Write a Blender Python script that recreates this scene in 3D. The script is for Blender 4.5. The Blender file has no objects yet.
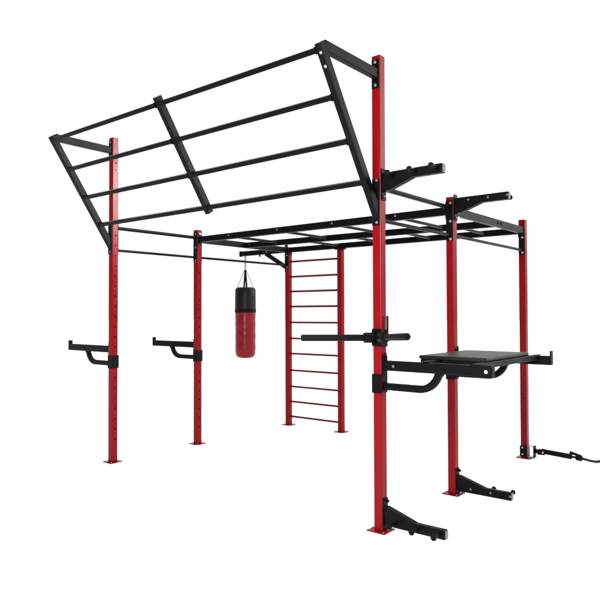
import bpy, bmesh, math, random
from mathutils import Vector, Matrix
random.seed(4)
scene = bpy.context.scene
COL = scene.collection

# ------------------------------------------------------------------ camera
CAM_POS = Vector((2.5937, -4.1234, 1.6653))
RIGHT = Vector((0.77258, 0.63491, -0.00282))
UP = Vector((0.01559, -0.01453, 0.99977))
FWD = Vector((-0.63472, 0.77245, 0.02112))
cam_d = bpy.data.cameras.new("camera")
cam_d.sensor_width = 36.0
cam_d.lens = 36.0 * 625.68 / 600.0
cam_d.clip_start = 0.05
cam_d.clip_end = 500.0
cam = bpy.data.objects.new("camera", cam_d)
COL.objects.link(cam)
m = Matrix.Identity(4)
for r in range(3):
    m[r][0], m[r][1], m[r][2], m[r][3] = RIGHT[r], UP[r], -FWD[r], CAM_POS[r]
cam.matrix_world = m
scene.camera = cam

# ------------------------------------------------------------------ world: a white photo studio, open and bright
# behind the rig and overhead, dimmer on the photographer's side
world = bpy.data.worlds.new("World")
scene.world = world
world.use_nodes = True
nt = world.node_tree
nt.nodes.clear()
w_out = nt.nodes.new("ShaderNodeOutputWorld")
w_bg = nt.nodes.new("ShaderNodeBackground")
w_tc = nt.nodes.new("ShaderNodeTexCoord")
w_dot = nt.nodes.new("ShaderNodeVectorMath"); w_dot.operation = 'DOT_PRODUCT'
w_dot.inputs[1].default_value = (-0.50, 0.86, 0.0)
w_side = nt.nodes.new("ShaderNodeMapRange"); w_side.interpolation_type = 'SMOOTHSTEP'
w_side.inputs["From Min"].default_value = -0.35
w_side.inputs["From Max"].default_value = 0.40
w_side.inputs["To Min"].default_value = 0.15
w_side.inputs["To Max"].default_value = 1.08
w_sep = nt.nodes.new("ShaderNodeSeparateXYZ")
w_zen = nt.nodes.new("ShaderNodeMapRange"); w_zen.interpolation_type = 'SMOOTHSTEP'
w_zen.inputs["From Min"].default_value = 0.42
w_zen.inputs["From Max"].default_value = 1.0
w_zen.inputs["To Min"].default_value = 0.0
w_zen.inputs["To Max"].default_value = 2.35
w_add = nt.nodes.new("ShaderNodeMath"); w_add.operation = 'ADD'
L = nt.links.new
L(w_tc.outputs["Generated"], w_dot.inputs[0])
L(w_tc.outputs["Generated"], w_sep.inputs[0])
L(w_dot.outputs["Value"], w_side.inputs["Value"])
L(w_sep.outputs["Z"], w_zen.inputs["Value"])
L(w_side.outputs["Result"], w_add.inputs[0])
L(w_zen.outputs["Result"], w_add.inputs[1])
# added glow lobe right of the rig, above head height, for side-face sheen
w_dot2 = nt.nodes.new("ShaderNodeVectorMath"); w_dot2.operation = 'DOT_PRODUCT'
w_dot2.inputs[1].default_value = (0.86, 0.51, 0.0)
w_lat = nt.nodes.new("ShaderNodeMapRange"); w_lat.interpolation_type = 'SMOOTHSTEP'
w_lat.inputs["From Min"].default_value = 0.62
w_lat.inputs["From Max"].default_value = 0.97
w_hi = nt.nodes.new("ShaderNodeMapRange"); w_hi.interpolation_type = 'SMOOTHSTEP'
w_hi.inputs["From Min"].default_value = 0.08
w_hi.inputs["From Max"].default_value = 0.22
w_mul = nt.nodes.new("ShaderNodeMath"); w_mul.operation = 'MULTIPLY'
w_amp = nt.nodes.new("ShaderNodeMath"); w_amp.operation = 'MULTIPLY_ADD'
w_amp.inputs[1].default_value = 9.5
L(w_tc.outputs["Generated"], w_dot2.inputs[0])
L(w_dot2.outputs["Value"], w_lat.inputs["Value"])
L(w_sep.outputs["Z"], w_hi.inputs["Value"])
L(w_lat.outputs["Result"], w_mul.inputs[0])
w_top = nt.nodes.new("ShaderNodeMapRange"); w_top.interpolation_type = 'SMOOTHSTEP'
w_top.inputs["From Min"].default_value = 0.30
w_top.inputs["From Max"].default_value = 0.46
w_top.inputs["To Min"].default_value = 1.0
w_top.inputs["To Max"].default_value = 0.0
w_band = nt.nodes.new("ShaderNodeMath"); w_band.operation = 'MULTIPLY'
L(w_sep.outputs["Z"], w_top.inputs["Value"])
L(w_hi.outputs["Result"], w_band.inputs[0])
L(w_top.outputs["Result"], w_band.inputs[1])
L(w_band.outputs[0], w_mul.inputs[1])
L(w_mul.outputs[0], w_amp.inputs[0])
L(w_add.outputs[0], w_amp.inputs[2])
L(w_amp.outputs[0], w_bg.inputs["Strength"])
L(w_bg.outputs[0], w_out.inputs["Surface"])
w_bg.inputs["Color"].default_value = (1, 1, 1, 1)


def area(name, loc, target, size, watts):
    d = bpy.data.lights.new(name, 'AREA')
    d.shape = 'SQUARE'; d.size = size; d.energy = watts
    o = bpy.data.objects.new(name, d)
    o.location = loc
    o.rotation_euler = (Vector(target) - Vector(loc)).to_track_quat('-Z', 'Y').to_euler()
    COL.objects.link(o)
    return o


area("softbox_key", (0.9, -3.7, 2.6), (-0.8, 0.8, 1.3), 1.7, 400)
area("softbox_rim", (9.9, 9.0, 6.3), (-3.5, 0.0, 3.0), 2.2, 25).data.spread = math.radians(14)

scene.view_settings.view_transform = 'Standard'
scene.view_settings.look = 'None'
scene.view_settings.exposure = 0.0
scene.view_settings.gamma = 1.0


# ------------------------------------------------------------------ materials
def mat(name, col, rough=0.45, spec=0.3, metal=0.0, bump=0.0, bscale=300.0, var=0.12, vscale=6.0, coat=0.0, bdist=0.001):
    mt = bpy.data.materials.new(name)
    mt.use_nodes = True
    n = mt.node_tree.nodes
    k = mt.node_tree.links.new
    b = n["Principled BSDF"]
    b.inputs["Roughness"].default_value = rough
    b.inputs["Specular IOR Level"].default_value = spec
    b.inputs["Metallic"].default_value = metal
    b.inputs["Coat Weight"].default_value = coat
    tc = n.new("ShaderNodeTexCoord")
    nz = n.new("ShaderNodeTexNoise")
    nz.inputs["Scale"].default_value = vscale
    nz.inputs["Detail"].default_value = 5
    k(tc.outputs["Object"], nz.inputs["Vector"])
    rp = n.new("ShaderNodeMix"); rp.data_type = 'RGBA'
    rp.inputs[6].default_value = (*[c * (1 - var) for c in col], 1)
    rp.inputs[7].default_value = (*[min(1, c * (1 + var)) for c in col], 1)
    k(nz.outputs["Fac"], rp.inputs[0])
    k(rp.outputs[2], b.inputs["Base Color"])
    rr = n.new("ShaderNodeMapRange")
    rr.inputs["To Min"].default_value = max(0.02, rough - 0.08)
    rr.inputs["To Max"].default_value = rough + 0.08
    k(nz.outputs["Fac"], rr.inputs["Value"])
    k(rr.outputs["Result"], b.inputs["Roughness"])
    if bump > 0:
        n2 = n.new("ShaderNodeTexNoise")
        n2.inputs["Scale"].default_value = bscale
        n2.inputs["Detail"].default_value = 3
        k(tc.outputs["Object"], n2.inputs["Vector"])
        bp = n.new("ShaderNodeBump")
        bp.inputs["Strength"].default_value = bump
        bp.inputs["Distance"].default_value = bdist
        k(n2.outputs["Fac"], bp.inputs["Height"])
        k(bp.outputs["Normal"], b.inputs["Normal"])
    return mt


M_RED = mat("red_powder_coat", (0.122, 0.0016, 0.0036), 0.25, 0.07, bump=0.08, bscale=420)
M_LADDER = mat("dark_red_rung_paint", (0.075, 0.004, 0.006), 0.4, 0.06)
M_BLACK = mat("black_powder_coat", (0.0020, 0.0020, 0.0024), 0.40, 0.048, bump=0.15, bscale=500)
M_SATIN = mat("satin_black_tube", (0.0017, 0.0017, 0.0020), 0.30, 0.050, bump=0.06, bscale=500)
M_RUBBER = mat("black_rubber", (0.0024, 0.0024, 0.0028), 0.5, 0.05, bump=0.3, bscale=240)
M_DARK = mat("painted_hole_shade", (0.012, 0.004, 0.004), 0.8, 0.1)  # shade of the hollow post interior, put into the hole colour
M_STEEL = mat("zinc_bolt", (0.36, 0.36, 0.37), 0.36, 0.5, metal=1.0)
M_GREYCAP = mat("grey_plastic_cap", (0.085, 0.085, 0.09), 0.5, 0.3)
M_VINYL = mat("red_vinyl", (0.13, 0.003, 0.0055), 0.28, 0.15, bump=0.6, bscale=9, vscale=4, bdist=0.012)
M_BVINYL = mat("black_vinyl", (0.004, 0.004, 0.0045), 0.4, 0.1, bump=0.5, bscale=10, bdist=0.010)
M_DECK = mat("black_rubber_deck", (0.005, 0.005, 0.0055), 0.40, 0.15, bump=0.5, bscale=180)
M_FLOOR = mat("white_studio_floor", (0.93, 0.93, 0.93), 0.7, 0.1, var=0.004, vscale=0.6)


# ------------------------------------------------------------------ mesh helpers
def obj(name, bm, material, parent=None, smooth=False):
    me = bpy.data.meshes.new(name)
    bmesh.ops.recalc_face_normals(bm, faces=bm.faces)
    bm.to_mesh(me)
    bm.free()
    mats = material if isinstance(material, (list, tuple)) else [material]
    for x in mats:
        me.materials.append(x)
    for p in me.polygons:
        p.use_smooth = smooth
    if smooth:
        try:
            me.set_sharp_from_angle(angle=math.radians(40))
        except Exception:
            pass
    o = bpy.data.objects.new(name, me)
    COL.objects.link(o)
    if parent:
        o.parent = parent
    return o


def thing(name, label, cat, loc=(0, 0, 0), rz=0.0, group=None):
    o = bpy.data.objects.new(name, None)
    o.empty_display_size = 0.1
    COL.objects.link(o)
    o.location = loc
    o.rotation_euler = (0, 0, rz)
    tag(o, label, cat, group)
    return o


def tag(o, label, cat, group=None):
    o["label"] = label
    o["category"] = cat
    if group:
        o["group"] = group


def copy_tree(o, parent=None):
    c = o.copy()
    COL.objects.link(c)
    if parent:
        c.parent = parent
    for ch in list(o.children):
        copy_tree(ch, c)
    return c


def bev_edges(bm, geom_verts, w, seg=2):
    vs = set(geom_verts)
    ed = [e for e in bm.edges if e.verts[0] in vs and e.verts[1] in vs]
    bmesh.ops.bevel(bm, geom=ed, offset=w, segments=seg, affect='EDGES', profile=0.5, clamp_overlap=True)


def box(bm, x0, x1, y0, y1, z0, z1, bev=0.003, seg=2):
    r = bmesh.ops.create_cube(bm, size=1.0)
    vs = r["verts"]
    for v in vs:
        v.co = Vector(((x0 + x1) / 2 + v.co.x * (x1 - x0), (y0 + y1) / 2 + v.co.y * (y1 - y0),
                       (z0 + z1) / 2 + v.co.z * (z1 - z0)))
    if bev > 0:
        bev_edges(bm, vs, bev, seg)


def beam(bm, a, b, w, h, bev=0.005, upv=(0, 0, 1), seg=2):
    """rectangular tube from a to b; w = across, h = along upv"""
    a, b = Vector(a), Vector(b)
    d = (b - a).normalized()
    u = Vector(upv)
    s = d.cross(u).normalized()
    u = s.cross(d).normalized()
    vs = []
    for p in (a, b):
        for sx, sz in ((-1, -1), (1, -1), (1, 1), (-1, 1)):
            vs.append(bm.verts.new(p + s * (sx * w / 2) + u * (sz * h / 2)))
    for f in ((0, 1, 2, 3), (7, 6, 5, 4), (0, 4, 5, 1), (1, 5, 6, 2), (2, 6, 7, 3), (3, 7, 4, 0)):
        bm.faces.new([vs[i] for i in f])
    if bev > 0:
        bev_edges(bm, vs, bev, seg)


def rod(bm, a, b, r, n=20, r2=None, cap=0.0):
    """round bar from a to b, with slightly rounded ends when cap > 0"""
    a, b = Vector(a), Vector(b)
    d = (b - a).normalized()
    L_ = (b - a).length
    t = d.orthogonal().normalized()
    s = d.cross(t)
    r2 = r if r2 is None else r2
    prof = [(0, r), (L_, r2)]
    if cap > 0:
        prof = [(0, r - cap), (cap * 0.3, r - cap * 0.3), (cap, r), (L_ - cap, r2), (L_ - cap * 0.3, r2 - cap * 0.3),
                (L_, r2 - cap)]
    rings = []
    for (q, rad) in prof:
        rings.append([bm.verts.new(a + d * q + (t * math.cos(2 * math.pi * i / n) + s * math.sin(2 * math.pi * i / n)) * rad)
                      for i in range(n)])
    for k in range(len(rings) - 1):
        for i in range(n):
            j = (i + 1) % n
            bm.faces.new((rings[k][i], rings[k][j], rings[k + 1][j], rings[k + 1][i]))
    bm.faces.new(rings[0][::-1])
    bm.faces.new(rings[-1])


def sweep(bm, pts, prof, side):
    """sweep a closed 2-D profile [(across, up)...] along a path; `side` is the fixed across direction, or None for a round hose"""
    pts = [Vector(p) for p in pts]
    rings = []
    for i, p in enumerate(pts):
        d = (pts[min(i + 1, len(pts) - 1)] - pts[max(i - 1, 0)]).normalized()
        if side is not None:
            s = Vector(side)
        else:
            s = d.cross(Vector((0, 0, 1))).normalized()
        u = s.cross(d).normalized()
        k = 1.0
        if 0 < i < len(pts) - 1:
            c = (pts[i + 1] - p).normalized().dot((p - pts[i - 1]).normalized())
            k = 1.0 / max(0.5, math.sqrt((1 + c) / 2))
        rings.append([bm.verts.new(p + s * q[0] + u * (q[1] * k)) for q in prof])
    n = len(prof)
    for a, b in zip(rings[:-1], rings[1:]):
        for i in range(n):
            j = (i + 1) % n
            bm.faces.new((a[i], a[j], b[j], b[i]))
    bm.faces.new(rings[0][::-1])
    bm.faces.new(rings[-1])


def rrect(w, h, r=0.006, seg=3):
    o = []
    for cx, cy, a0 in ((w / 2 - r, h / 2 - r, 0), (-w / 2 + r, h / 2 - r, 90), (-w / 2 + r, -h / 2 + r, 180),
                       (w / 2 - r, -h / 2 + r, 270)):
        for i in range(seg + 1):
            a = math.radians(a0 + 90 * i / seg)
            o.append((cx + r * math.cos(a), cy + r * math.sin(a)))
    return o


def circ(r, n=12):
    return [(r * math.cos(2 * math.pi * i / n), r * math.sin(2 * math.pi * i / n)) for i in range(n)]


def prism(bm, poly, y0, y1, bev=0.002):
    """extrude a polygon given in (x, z) from y0 to y1"""
    v0 = [bm.verts.new((x, y0, z)) for x, z in poly]
    v1 = [bm.verts.new((x, y1, z)) for x, z in poly]
    n = len(poly)
    bm.faces.new(v0)
    bm.faces.new(v1[::-1])
    for i in range(n):
        j = (i + 1) % n
        bm.faces.new((v0[i], v1[i], v1[j], v0[j]))
    if bev > 0:
        bev_edges(bm, v0 + v1, bev, 2)


def lathe(bm, prof, n=40, loc=(0, 0, 0)):
    rings = []
    o = Vector(loc)
    for r, z in prof:
        rings.append([bm.verts.new(o + Vector((r * math.cos(2 * math.pi * i / n), r * math.sin(2 * math.pi * i / n), z)))
                      for i in range(n)])
    for a, b in zip(rings[:-1], rings[1:]):
        for i in range(n):
            j = (i + 1) % n
            bm.faces.new((a[i], a[j], b[j], b[i]))
    bm.faces.new(rings[0][::-1])
    bm.faces.new(rings[-1])


def bolt(parent, p, d, r=0.011, h=0.008, name="bolt", mt=None):
    """hexagon head with a washer under it"""
    bm = bmesh.new()
    p, d = Vector(p), Vector(d).normalized()
    r *= 0.82
    rod(bm, p, p + d * 0.0025, r * 1.35, 16)
    rod(bm, p + d * 0.0025, p + d * h, r, 6, r * 0.94)
    return obj(name, bm, mt or M_STEEL, parent)


# ------------------------------------------------------------------ floor
bm = bmesh.new()
bmesh.ops.create_grid(bm, x_segments=4, y_segments=4, size=120)
floor = obj("floor", bm, M_FLOOR)
floor["kind"] = "structure"

# ------------------------------------------------------------------ the rig
W, D1, D = 3.5267, 1.2525, 3.0988
HT, HS = 3.66, 2.738
PW = 0.075
H = PW / 2
POS = dict(A=(0.0, 0.0), B=(0.0, D1), C=(0.0, D), D=(-W, 0.0), E=(-W, D1), F=(-W + 0.025, D - 0.075))
ZB0, ZB1 = 2.575, 2.652          # top beams

rig = thing("training_rig", "large red and black steel training rig with slanted climbing frame, monkey bars and ladder",
            "training rig")


def post_mesh(x, y, z0, z1, holes):
    """square tube with punched holes; holes = list of (face, z, radius), face 'x' = +X or 'y' = -Y"""
    bm = bmesh.new()
    box(bm, x - H, x + H, y - H, y + H, z0, z1, 0.006, 2)
    bmesh.ops.recalc_face_normals(bm, faces=bm.faces)
    for face, nrm in (('x', Vector((1, 0, 0))), ('y', Vector((0, -1, 0)))):
        hs = sorted(h for h in holes if h[0] == face)
        if not hs:
            continue
        big = max((f for f in bm.faces if f.normal.dot(nrm) > 0.99), key=lambda f: f.calc_area())
        vs = list(big.verts)
        c0 = big.calc_center_median()
        side = Vector((0, 1, 0)) if face == 'x' else Vector((1, 0, 0))
        hw = max(abs((v.co - c0).dot(side)) for v in vs)
        zlo = min(v.co.z for v in vs); zhi = max(v.co.z for v in vs)
        bmesh.ops.delete(bm, geom=[big], context='FACES_ONLY')

        def P(s, z):
            q = c0 + side * s
            return Vector((q.x, q.y, z))
        zc = zlo
        cells = []
        for (_, hz, r) in hs:
            cells.append((hz - 0.022, hz + 0.022, hz, r))
        for (a, b, hz, r) in cells:
            bm.faces.new([bm.verts.new(P(s, z)) for s, z in ((-hw, zc), (hw, zc), (hw, a), (-hw, a))])
            outer = [P(s * hw, hz + t * 0.022) for s, t in
                     ((1, 0), (1, 1), (0, 1), (-1, 1), (-1, 0), (-1, -1), (0, -1), (1, -1))]
            ov = [bm.verts.new(q) for q in outer]
            iv = [bm.verts.new(P(r * math.cos(i * math.pi / 4), hz + r * math.sin(i * math.pi / 4))) for i in range(8)]
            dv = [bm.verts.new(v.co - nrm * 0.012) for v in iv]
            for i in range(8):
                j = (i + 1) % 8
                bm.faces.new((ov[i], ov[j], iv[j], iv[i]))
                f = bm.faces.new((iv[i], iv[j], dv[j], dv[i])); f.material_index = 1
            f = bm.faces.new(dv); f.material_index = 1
            zc = b
        bm.faces.new([bm.verts.new(P(s, z)) for s, z in ((-hw, zc), (hw, zc), (hw, zhi), (-hw, zhi))])
    return bm


def base_plate(parent, x, y):
    bm = bmesh.new()
    box(bm, x - 0.08, x + 0.08, y - 0.08, y + 0.08, 0.0005, 0.009, 0.002, 1)
    obj("base_plate", bm, M_RED, parent)
    for sx, sy in ((-1, -1), (1, -1), (-1, 1), (1, 1)):
        bolt(parent, (x + sx * 0.06, y + sy * 0.06, 0.0091), (0, 0, 1), 0.0075, 0.007, "anchor_bolt")


HOLES = {
    'D': [('x', 0.26 + 0.1145 * k, 0.0100) for k in range(21) if not 1.02 < 0.26 + 0.1145 * k < 1.24] + [('x', 3.29, 0.009), ('x', 3.37, 0.009)],
    'E': [('x', 0.22 + 0.1155 * k, 0.0100) for k in range(18) if not 1.02 < 0.22 + 0.1155 * k < 1.24],
    'C': [('y', 0.68, 0.006), ('y', 0.735, 0.006)],
}
POSTS = {}
for k_, (x, y) in POS.items():
    top = HT if k_ in "AD" else (HS if k_ != 'F' else 2.655)
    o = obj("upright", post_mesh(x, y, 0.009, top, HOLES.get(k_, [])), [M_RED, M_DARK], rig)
    POSTS[k_] = o
    base_plate(o, x, y)


def end_plate(x, y, nx, ny, z0, z1, bolts, w=0.068, t=0.007, parent=None):
    """bolted flange on the post at (x, y), on the face with normal (nx, ny)"""
    bm = bmesh.new()
    px, py = x + nx * H, y + ny * H
    if ny:
        box(bm, px - w / 2, px + w / 2, min(py + ny * 0.0005, py + ny * t), max(py + ny * 0.0005, py + ny * t), z0, z1, 0.0025, 1)
    else:
        box(bm, min(px + nx * 0.0005, px + nx * t), max(px + nx * 0.0005, px + nx * t), py - w / 2, py + w / 2, z0, z1, 0.0025, 1)
    o = obj("end_plate", bm, M_BLACK, parent or rig)
    for (off, z) in bolts:
        if ny:
            bolt(o, (px + off, py + ny * t, z), (0, ny, 0))
        else:
            bolt(o, (px + nx * t, py + off, z), (nx, 0, 0))
    return o


# ---- short bays A-B and D-E: two round pull-up bars with flanges
for p, q in (('A', 'B'), ('D', 'E')):
    (x0, y0), (x1, y1) = POS[p], POS[q]
    for z, r in ((2.638, 0.0205), (2.385, 0.0150)):
        bm = bmesh.new()
        rod(bm, (x0, y0 + H + 0.007, z), (x1, y1 - H - 0.007, z), r, 24)
        obj("pull_up_bar", bm, M_SATIN, rig, True)
    end_plate(x0, y0, 0, 1, 2.33, 2.70, [])
    end_plate(x1, y1, 0, -1, 2.33, 2.705, [(0.012, 2.685 - 0.005), (0.012, 2.51), (0.012, 2.345)])

# ---- long bays B-C and E-F: rectangular beam above a round bar
for p, q in (('B', 'C'), ('E', 'F')):
    (x0, y0), (x1, y1) = POS[p], POS[q]
    bm = bmesh.new()
    beam(bm, (x0, y0 + H + 0.007, (ZB0 + ZB1) / 2), (x1, y1 - H - 0.007, (ZB0 + ZB1) / 2), 0.05, ZB1 - ZB0, 0.005)
    o = obj("side_beam", bm, M_BLACK, rig)
    if p == 'B':
        for yy in (2.31, 2.39):
            bm = bmesh.new()
            rod(bm, (0.0255, yy, 2.615), (0.0285, yy, 2.615), 0.015, 16)
            rod(bm, (0.0285, yy, 2.615), (0.034, yy, 2.615), 0.010, 6)
            obj("bolt", bm, M_BLACK, o)
    bm = bmesh.new()
    rod(bm, (x0, y0 + H + 0.007, 2.385), (x1, y1 - H - 0.007, 2.385), 0.0150, 24)
    obj("pull_up_bar", bm, M_SATIN, rig, True)
    end_plate(x0, y0, 0, 1, 2.33, 2.70, [])
    end_plate(x1, y1, 0, -1, 2.33, 2.655, [(0.010, 2.53), (0.010, 2.355)])

# ---- three cross rails and the monkey bars between them
FX, FY = POS['F']
zc = (ZB0 + ZB1) / 2
ML, MR = (-W + 0.030, 2.135), (-0.026, 2.33)
rails = [((-W + H + 0.007, D1), (-H - 0.007, D1)), (ML, MR), ((FX + H + 0.007, FY), (-H - 0.007, D))]


def rail_y(i, x):
    a, b = rails[i]
    return a[1] + (b[1] - a[1]) * (x - a[0]) / (b[0] - a[0])


X1 = (-2.93, -2.14, -1.36, -0.585)
X2 = (-2.55, -1.85, -1.147, -0.445)
for i, (a, b) in enumerate(rails):
    bm = bmesh.new()
    beam(bm, (a[0], a[1], zc), (b[0], b[1], zc), 0.05, ZB1 - ZB0 - 0.003, 0.005)
    o = obj("cross_rail", bm, M_BLACK, rig)
    for x in (X1 if i == 0 else (-W + 0.09, -0.12) if i == 1 else ()):
        bolt(o, (x, rail_y(i, x) - 0.0252, 2.622), (0, -1, 0), 0.010, 0.007)
for i, xs in ((0, X1), (1, X2)):
    for x in xs:
        bm = bmesh.new()
        rod(bm, (x, rail_y(i, x) + 0.0245, 2.612), (x, rail_y(i + 1, x) - 0.0245, 2.612), 0.0165, 20)
        obj("monkey_bar", bm, M_SATIN, rig, True)
for p, q in (('E', 0), ('B', 0), ('C', 2), ('F', 2)):
    s = 1 if p in "EF" else -1
    end_plate(POS[p][0], POS[p][1], s, 0, 2.535, 2.70 if p in "EB" else 2.652, [(0.0, 2.685)] if p in "EB" else [])

# ---- slanted climbing frame leaning out over the front
T0, T1 = Vector((0, -0.080, 2.500)), Vector((0, -0.742, 3.512))
AX = (T1 - T0).normalized()
for x in (0.0, -W / 2, -W):
    a = Vector((x, T0.y, T0.z)) if x != -W / 2 else Vector((x, 0, 0)) + Vector((0, -0.150, 2.607))
    b = Vector((x, T1.y, T1.z)) + AX * (0.0 if x != -W / 2 else 0.03)
    bm = bmesh.new()
    nrm = Vector((0, -AX.z, AX.y))
    hd = 0.034                                   # half depth of the tube
    if x == -W / 2:
        beam(bm, a, b, 0.05, 2 * hd, 0.005, upv=nrm)
    else:                                        # foot cut upright so it lies flat on its flange
        yv = -H - 0.0125
        tip = T1 + AX * 0.014

        def at_y(q):
            return q + AX * ((yv - q.y) / AX.y)
        quad = [at_y(T0 + nrm * hd), at_y(T0 - nrm * hd), tip - nrm * hd, tip + nrm * hd]
        v0 = [bm.verts.new((x - 0.025, q.y, q.z)) for q in quad]
        v1 = [bm.verts.new((x + 0.025, q.y, q.z)) for q in quad]
        bm.faces.new(v0); bm.faces.new(v1[::-1])
        for i in range(4):
            j = (i + 1) % 4
            bm.faces.new((v0[i], v1[i], v1[j], v0[j]))
        bev_edges(bm, v0 + v1, 0.005, 2)
    o = obj("slanted_arm", bm, M_BLACK, rig)
    if x == 0.0:
        for k in (0.05, 0.145):
            bolt(o, T1 - AX * k + nrm * 0.0342 + Vector((0.008, 0, 0)), nrm, 0.010, 0.007)
    if x != -W / 2:
        # flange at the foot and the level strut at the top
        bm = bmesh.new()
        box(bm, x - 0.033, x + 0.033, -H - 0.012, -H - 0.0005, 2.338, 2.70, 0.003, 1)
        o2 = obj("foot_plate", bm, M_BLACK, rig)
        for z in (2.685, 2.36):
            bolt(o2, (x + 0.010, -H - 0.012, z), (0, -1, 0), 0.010, 0.007)
        bm = bmesh.new()
        beam(bm, (x, -0.712, 3.513), (x, -H - 0.008, 3.513), 0.048, 0.076, 0.005)
        o3 = obj("top_strut", bm, M_BLACK, rig)
        bm = bmesh.new()
        box(bm, x - 0.033, x + 0.033, -H - 0.008, -H - 0.0005, 3.40, 3.628, 0.0025, 1)
        o4 = obj("end_plate", bm, M_BLACK, o3)
        bolt(o3, (x, -H - 0.008, 3.604), (0, -1, 0), 0.012, 0.009)
        bolt(o3, (x, -H - 0.008, 3.426), (0, -1, 0), 0.012, 0.009)
    else:
        # plug at the upper end of the middle arm
        bm = bmesh.new()
        beam(bm, b - AX * 0.001, b + AX * 0.006, 0.046, 0.07, 0.003, upv=(0, 1, 0.4))
        obj("end_cap", bm, M_GREYCAP, o)

RY = [(-0.180, 2.652), (-0.372, 2.925), (-0.558, 3.200), (-0.738, 3.478)]
for (y, z) in RY:
    o = None
    y -= 0.006
    for x0, x1 in ((-W + 0.026, -W / 2 - 0.026), (-W / 2 + 0.026, -0.026)):
        bm = bmesh.new()
        beam(bm, (x0, y, z), (x1, y, z), 0.040, 0.040, 0.007, upv=AX, seg=3)
        o = obj("climbing_rung", bm, M_SATIN, rig)
        for xe, s in ((x0, 1), (x1, -1)):
            bm = bmesh.new()
            beam(bm, (xe - s * 0.0004, y, z), (xe + s * 0.007, y, z), 0.046, 0.052, 0.002, upv=AX)
            obj("mounting_foot", bm, M_BLACK, o)

# ---- climbing ladder between the far corner post and its own second post
GX, GY = -2.552, rail_y(2, -2.552)
g = obj("ladder_post", post_mesh(GX, GY, 0.009, 2.560, []), [M_RED, M_DARK], rig)
base_plate(g, GX, GY)
bm = bmesh.new()
box(bm, GX - 0.075, GX + 0.075, GY - 0.045, GY + 0.045, 2.5605, 2.574, 0.002, 1)
obj("top_plate", bm, M_BLACK, g)
for z in (0.131, 0.352, 0.575, 0.816, 1.064, 1.290, 1.529, 1.765, 1.99, 2.21, 2.437):
    bm = bmesh.new()
    rod(bm, (FX + H - 0.001, FY, z), (GX - H + 0.001, GY, z), 0.0148, 16)
    obj("ladder_rung", bm, M_LADDER, rig, True)

# ---- bag hanger arm on the far corner post
bm = bmesh.new()
beam(bm, (-4.505, FY, 2.617), (FX - H - 0.009, FY, 2.617), 0.055, 0.076, 0.005)
hang = obj("bag_hanger", bm, M_BLACK, rig)
bm = bmesh.new()
beam(bm, (-3.96, FY, 2.590), (FX - H - 0.009, FY, 2.36), 0.045, 0.06, 0.004)
obj("brace", bm, M_BLACK, hang)
bm = bmesh.new()
box(bm, FX - H - 0.009, FX - H - 0.0005, FY - 0.034, FY + 0.034, 2.28, 2.70, 0.002, 1)
obj("end_plate", bm, M_BLACK, hang)
bm = bmesh.new()
box(bm, -4.512, -4.4985, FY - 0.031, FY + 0.031, 2.572, 2.662, 0.002, 1)
obj("end_cap", bm, M_BLACK, hang)
bolt(hang, (-3.92, FY - 0.0278, 2.612), (0, -1, 0), 0.012, 0.008)
bm = bmesh.new()
rod(bm, (-4.09, FY, 2.5785), (-4.09, FY, 2.548), 0.012, 12)
obj("stop_pin", bm, M_BLACK, hang)

# ------------------------------------------------------------------ punching bag
BX, BY = -4.405, FY
bag = thing("punching_bag", "red and black punching bag hanging from the black arm at the far left corner", "punching bag", (BX, BY, 0.955))
R = 0.163
prof = [(0.02, 0.0), (0.085, 0.002), (0.120, 0.011), (0.144, 0.032), (0.157, 0.065), (R, 0.115)]
prof += [(R + 0.002 * math.sin(k * 2.1), 0.115 + 0.615 * k / 10) for k in range(1, 11)]
bm = bmesh.new()
lathe(bm, prof, 48)
obj("bag_body", bm, M_VINYL, bag, True)
bm = bmesh.new()
lathe(bm, [(R + 0.001, 0.731), (R + 0.004, 0.736), (R + 0.003, 0.80), (R + 0.002, 0.95), (R, 1.08), (R - 0.012, 1.112), (R - 0.045, 1.125), (0.02, 1.126)], 48)
obj("bag_collar", bm, M_BVINYL, bag, True)
bm = bmesh.new()
lathe(bm, [(R + 0.0045, 0.722), (R + 0.006, 0.726), (R + 0.006, 0.778), (R + 0.0045, 0.782)], 48)
obj("band", bm, M_RUBBER, bag, True)
for k in range(4):
    a = math.radians(35 + 90 * k)
    bm = bmesh.new()
    sweep(bm, [(0.125 * math.cos(a), 0.125 * math.sin(a), 1.1255), (0.015 * math.cos(a), 0.015 * math.sin(a), 1.40)],
          rrect(0.028, 0.005, 0.002, 1), (-math.sin(a), math.cos(a), 0))
    obj("strap", bm, M_BVINYL, bag)


def torus(bm, c, r, t, axis, n=14, k=8, stretch=1.0):
    c = Vector(c); ax = Vector(axis).normalized()
    u = Vector((0, 0, 1)); v = ax.cross(u).normalized()
    rings = []
    for i in range(n):
        a = 2 * math.pi * i / n
        d = u * (math.cos(a) * stretch) + v * math.sin(a)
        dn = (u * math.cos(a) + v * math.sin(a)).normalized()
        rings.append([bm.verts.new(c + d * r + (dn * math.cos(2 * math.pi * j / k) + ax * math.sin(2 * math.pi * j / k)) * t)
                      for j in range(k)])
    for i in range(n):
        p, q = rings[i], rings[(i + 1) % n]
        for j in range(k):
            l = (j + 1) % k
            bm.faces.new((p[j], p[l], q[l], q[j]))


bm = bmesh.new()
zz = 1.42
i = 0
while zz < 1.625:
    torus(bm, (0, 0, zz), 0.014, 0.0045, (1, 0.2, 0) if i % 2 == 0 else (-0.2, 1, 0), stretch=1.6)
    zz += 0.033
    i += 1
obj("chain", bm, M_GREYCAP, bag, True)


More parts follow.
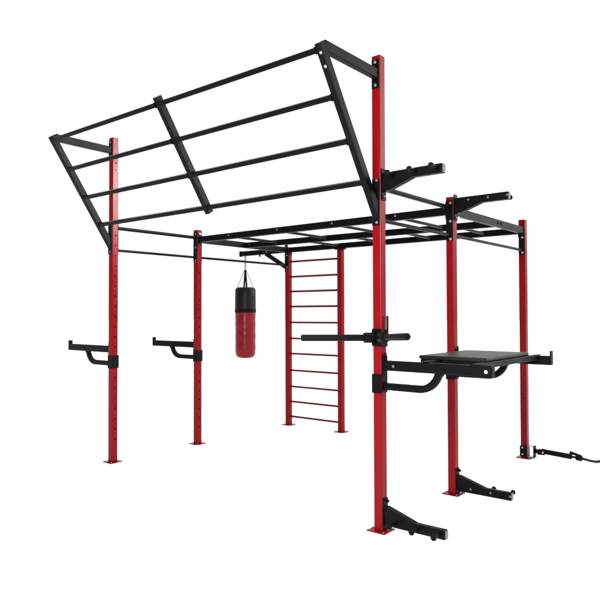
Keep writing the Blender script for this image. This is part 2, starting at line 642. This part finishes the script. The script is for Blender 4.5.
# ------------------------------------------------------------------ spotter arms (built along +X from the post axis)
def arc(c, r, a0, a1, n=8):
    return [(c[0] + r * math.cos(math.radians(a0 + (a1 - a0) * i / n)), 0, c[1] + r * math.sin(math.radians(a0 + (a1 - a0) * i / n)))
            for i in range(n + 1)]


def spotter_arm(label, loc, rz, tip_plate):
    t = thing("spotter_arm", label, "spotter arm", loc, rz, "spotter arms clamped on the uprights")
    x0 = H + 0.012
    bm = bmesh.new()
    box(bm, x0, 0.905 if not tip_plate else 0.885, -0.026, 0.026, 1.226, 1.302, 0.005, 2)
    ar = obj("arm_tube", bm, M_BLACK, t)
    path = [(x0, 0, 1.104), (0.20, 0, 1.104)] + arc((0.345, 1.262), 0.158, -90, -18, 9) + [(0.519, 0, 1.240)]
    bm = bmesh.new()
    sweep(bm, path, rrect(0.042, 0.054, 0.006, 2), (0, 1, 0))
    obj("brace_tube", bm, M_BLACK, t, True)
    bm = bmesh.new()
    box(bm, H + 0.001, x0, -0.034, 0.034, 1.058, 1.335, 0.0025, 1)
    obj("mounting_plate", bm, M_BLACK, t)
    # sleeve round the post: three plates and a strap bolted to the back plate
    bm = bmesh.new()
    z0, z1 = 1.052, 1.198
    box(bm, -H - 0.008, H + 0.0005, -H - 0.009, -H - 0.001, z0, z1, 0.002, 1)
    box(bm, -H - 0.008, H + 0.0005, H + 0.001, H + 0.009, z0, z1, 0.002, 1)
    box(bm, -H - 0.0085, -H - 0.001, -H - 0.0085, H + 0.0085, z0 + 0.002, z1 - 0.002, 0.002, 1)
    obj("clamp_sleeve", bm, M_BLACK, t)
    bm = bmesh.new()
    box(bm, H + 0.0125, H + 0.020, -0.013, 0.013, 1.31, 1.352, 0.003, 1)
    rod(bm, (H + 0.016, 0, 1.30), (H + 0.016, 0, 1.36), 0.008, 12)
    obj("locking_pin", bm, M_BLACK, t)
    bolt(t, (0.135, -0.0262, 1.262), (0, -1, 0), 0.010, 0.006, mt=M_GREYCAP)
    if tip_plate:
        bm = bmesh.new()
        box(bm, 0.885, 0.898, -0.027, 0.027, 1.2265, 1.345, 0.003, 1)
        obj("end_lip", bm, M_BLACK, t)
    else:
        bm = bmesh.new()
        box(bm, 0.752, 0.9035, -0.0315, 0.0315, 1.2205, 1.3075, 0.004, 2)
        obj("end_sleeve", bm, M_BLACK, t)
        bolt(t, (0.865, -0.0318, 1.262), (0, -1, 0), 0.012, 0.008)
    return t


sa = spotter_arm("black spotter arm on the tall near upright, bolted end sleeve, under the step board", (0, 0, 0), 0, False)
sb = spotter_arm("black spotter arm with upturned tip under the far side of the step board", (0, D1, 0), 0, True)
sd = copy_tree(sb)
sd.location = (-W, 0, 0); sd.rotation_euler = (0, 0, math.pi)
sd["label"] = "black spotter arm pointing outward from the tall left upright, leftmost of all"
se = copy_tree(sb)
se.location = (-W, D1, 0); se.rotation_euler = (0, 0, math.pi)
se["label"] = "black spotter arm on the short left upright, second from the left"

# ------------------------------------------------------------------ step board resting on the two right arms
sbd = thing("step_board", "square black rubber topped step board resting across the two right spotter arms", "step board", (0.50, 0.63, 1.303))
bm = bmesh.new()
box(bm, -0.272, 0.272, -0.43, 0.43, 0.009, 0.036, 0.006, 2)
obj("deck", bm, M_DECK, sbd)
for x in (-0.110, 0.278):
    bm = bmesh.new()
    box(bm, x - 0.022, x + 0.022, -0.600, 0.600, -0.034, 0.0085, 0.004, 2)
    for s in (-1, 1):                      # hook that lies on the spotter arm
        box(bm, x - 0.020, x + 0.020, min(s * 0.59, s * 0.652), max(s * 0.59, s * 0.652), 0.0012, 0.0078, 0.001, 1)
    obj("frame_rail", bm, M_BLACK, sbd)
bm = bmesh.new()
box(bm, -0.262, 0.252, -0.424, 0.424, -0.030, 0.0080, 0.004, 2)
obj("support_pan", bm, M_BLACK, sbd)


# ------------------------------------------------------------------ band peg brackets (built along +X, pegs to -Y, gusset below)
def peg_bracket(label, loc, flip, peg_side, low):
    """low: the mirrored bracket at floor level, gusset on top"""
    t = thing("band_peg_bracket", label, "peg bracket", loc, 0, "band peg brackets at the upright ends")
    sz = -1 if low else 1
    x0 = H + 0.009

    def zz(v):
        return sz * v
    bm = bmesh.new()
    box(bm, x0, 0.548, -0.024, 0.024, min(zz(-0.034), zz(0.034)), max(zz(-0.034), zz(0.034)), 0.004, 2)
    obj("arm_tube", bm, M_BLACK, t)
    bm = bmesh.new()
    poly = [(x0, zz(-0.030)), (0.318, zz(-0.030)), (0.300, zz(-0.036)), (0.070 if low else 0.095, zz(-0.108)), (x0, zz(-0.108))]
    prism(bm, poly, -0.0262, 0.0262, 0.002)
    obj("gusset", bm, M_BLACK, t)
    bm = bmesh.new()
    z0, z1 = (-0.07, 0.17) if low else (-0.175, 0.068)
    box(bm, H + 0.001, x0, -0.034, 0.034, z0, z1, 0.002, 1)
    pl = obj("mounting_plate", bm, M_BLACK, t)
    bm = bmesh.new()
    zp = z1 - 0.02 if low else z0 + 0.03
    rod(bm, (x0, 0, zp), (x0 + 0.028, 0, zp), 0.012, 14, cap=0.003)
    obj("locking_pin", bm, M_STEEL if not low else M_BLACK, pl)
    for x in (0.150, 0.335, 0.510):
        bm = bmesh.new()
        rod(bm, (x, peg_side * 0.0245, 0.004), (x, peg_side * 0.118, 0.004), 0.011, 16)
        pg = obj("peg", bm, M_SATIN, t, True)
        bm = bmesh.new()
        rod(bm, (x, peg_side * 0.112, 0.004), (x, peg_side * 0.132, 0.004), 0.0215, 24, cap=0.005)
        obj("peg_disc", bm, M_RUBBER, pg, True)
        bolt(t, (x + 0.03, -peg_side * 0.0252, 0.004), (0, -peg_side, 0), 0.009, 0.005, mt=M_GREYCAP)
    bm = bmesh.new()
    box(bm, 0.5482, 0.5515, -0.021, 0.021, -0.030, 0.030, 0.001, 1)
    obj("end_cap", bm, M_GREYCAP, t)
    return t


peg_bracket("black peg bracket near the top of the tall near upright, three pegs along its front",
            (0, 0, 2.708), False, -1, False)
peg_bracket("black peg bracket at the top of the middle right upright, pegs behind it",
            (0, D1, 2.690), False, 1, False)
peg_bracket("black peg bracket at the foot of the tall near upright, pegs facing the viewer",
            (0, 0, 0.086), False, -1, True)
peg_bracket("black peg bracket at the foot of the middle right upright, pegs on its far side",
            (0, D1, 0.072), False, 1, True)

# ------------------------------------------------------------------ dip handles on the near upright
dip = thing("dip_handle", "black V shaped dip handle station clamped to the tall near upright above the step board",
            "dip handle", (0, 0, 1.478))
bm = bmesh.new()
box(bm, -H - 0.004, H + 0.012, -H - 0.016, -H - 0.001, -0.068, 0.068, 0.010, 3)
box(bm, H + 0.0015, H + 0.013, -H - 0.014, 0.036, -0.072, 0.060, 0.003, 2)
plate = obj("mounting_plate", bm, M_BLACK, dip)
for (x, z) in ((-0.012, 0.042), (-0.012, -0.042), (0.012, 0.0)):
    bm = bmesh.new()
    rod(bm, (x, -H - 0.016, z), (x, -H - 0.022, z), 0.011, 6)
    obj("bolt", bm, M_BLACK, plate)
bm = bmesh.new()
box(bm, H + 0.0135, H + 0.024, 0.010, 0.034, -0.03, 0.165, 0.004, 2)
obj("locking_pin", bm, M_BLACK, dip)
O = Vector((0.045, -0.068, 0.0))
for s, ang, ln, rise in ((-1, 51, 0.60, 0.0), (1, 52, 0.548, 0.05)):
    a = math.radians(ang)
    d = Vector((s * math.sin(a), -math.cos(a), rise)).normalized()
    st = O + d * 0.02 - Vector((0.035 if s < 0 else 0, 0, 0))
    bm = bmesh.new()
    rod(bm, st, O + d * 0.12, 0.040, 24, cap=0.006)
    obj("collar", bm, M_BLACK, dip, True)
    bm = bmesh.new()
    rod(bm, O + d * 0.11, O + d * ln, 0.0255, 28, cap=0.010)
    gp = obj("grip", bm, M_RUBBER, dip, True)
    if s < 0:
        bm = bmesh.new()
        rod(bm, O + d * (ln - 0.001), O + d * (ln + 0.002), 0.0125, 20)
        obj("end_cap", bm, M_GREYCAP, gp, True)

# ------------------------------------------------------------------ landmine pivot at the foot of the far right upright
lm = thing("landmine_pivot", "black swivel landmine tube bolted at the foot of the far right upright", "landmine", (0, D, 0))
bm = bmesh.new()
box(bm, -H - 0.007, H + 0.002, -H - 0.008, -H - 0.001, 0.022, 0.142, 0.002, 1)
box(bm, -H - 0.007, H + 0.002, H + 0.001, H + 0.008, 0.022, 0.142, 0.002, 1)
cl = obj("clamp_sleeve", bm, M_BLACK, lm)
for z in (0.045, 0.12):
    bolt(cl, (-0.012, -H - 0.008, z), (0, -1, 0), 0.009, 0.006)
bm = bmesh.new()
box(bm, H + 0.0025, 0.104, -0.036, 0.036, 0.138, 0.144, 0.001, 1)
obj("bracket_flange", bm, M_STEEL, lm)
bm = bmesh.new()
box(bm, H + 0.0025, 0.104, -0.036, 0.036, 0.020, 0.026, 0.001, 1)
obj("bracket_flange", bm, M_STEEL, lm)
bm = bmesh.new()
box(bm, 0.1045, 0.118, -0.037, 0.037, 0.016, 0.148, 0.002, 1)
obj("bracket_plate", bm, M_BLACK, lm)
bm = bmesh.new()
rod(bm, (0.118, 0, 0.092), (0.150, 0, 0.090), 0.024, 20, cap=0.004)
box(bm, 0.148, 0.185, -0.030, 0.030, 0.058, 0.118, 0.006, 2)
obj("swivel_joint", bm, M_BLACK, lm, True)
bm = bmesh.new()
box(bm, 0.180, 0.232, -0.034, -0.024, 0.062, 0.122, 0.003, 1)
box(bm, 0.180, 0.232, 0.024, 0.034, 0.062, 0.122, 0.003, 1)
yk = obj("yoke", bm, M_BLACK, lm)
bolt(yk, (0.212, -0.0342, 0.092), (0, -1, 0), 0.010, 0.008)
bm = bmesh.new()
rod(bm, (0.205, 0, 0.098), (0.515, 0, 0.082), 0.029, 28, cap=0.004)
obj("sleeve_tube", bm, M_SATIN, lm, True)
bm = bmesh.new()
rod(bm, (0.51, 0, 0.082), (0.57, 0, 0.080), 0.012, 14)
rod(bm, (0.556, 0, 0.080), (0.622, 0, 0.078), 0.030, 22, cap=0.006)
cp = obj("clamp_collar", bm, M_BLACK, lm, True)
bm = bmesh.new()
rod(bm, (0.618, -0.012, 0.100), (0.560, -0.022, 0.118), 0.016, 14, cap=0.003)
rod(bm, (0.565, -0.022, 0.117), (0.500, -0.030, 0.136), 0.016, 14, cap=0.004)
obj("clamp_lever", bm, M_BLACK, cp, True)

# rope tied to the pivot, running off along the floor
pts = [Vector((0.622, D, 0.078)), Vector((0.642, D + 0.03, 0.068)), Vector((0.672, D + 0.11, 0.042)), Vector((0.705, D + 0.21, 0.020)),
       Vector((0.76, D + 0.34, 0.0125)), Vector((0.92, D + 0.56, 0.0125)), Vector((1.2, D + 0.80, 0.0125)), Vector((1.6, D + 1.0, 0.0125)), Vector((2.1, D + 1.1, 0.0125))]
fine = []
for i in range(len(pts) - 1):
    p0, p1, p2, p3 = pts[max(i - 1, 0)], pts[i], pts[i + 1], pts[min(i + 2, len(pts) - 1)]
    for k in range(6):
        t = k / 6
        fine.append(0.5 * ((2 * p1) + (p2 - p0) * t + (2 * p0 - 5 * p1 + 4 * p2 - p3) * t * t + (3 * p1 - p0 - 3 * p2 + p3) * t ** 3))
fine.append(pts[-1])
bm = bmesh.new()
sweep(bm, fine, circ(0.0135, 12), None)
rope = obj("rope", bm, M_RUBBER, None, True)
tag(rope, "thin black rope running along the floor out of frame from the landmine clamp", "rope")
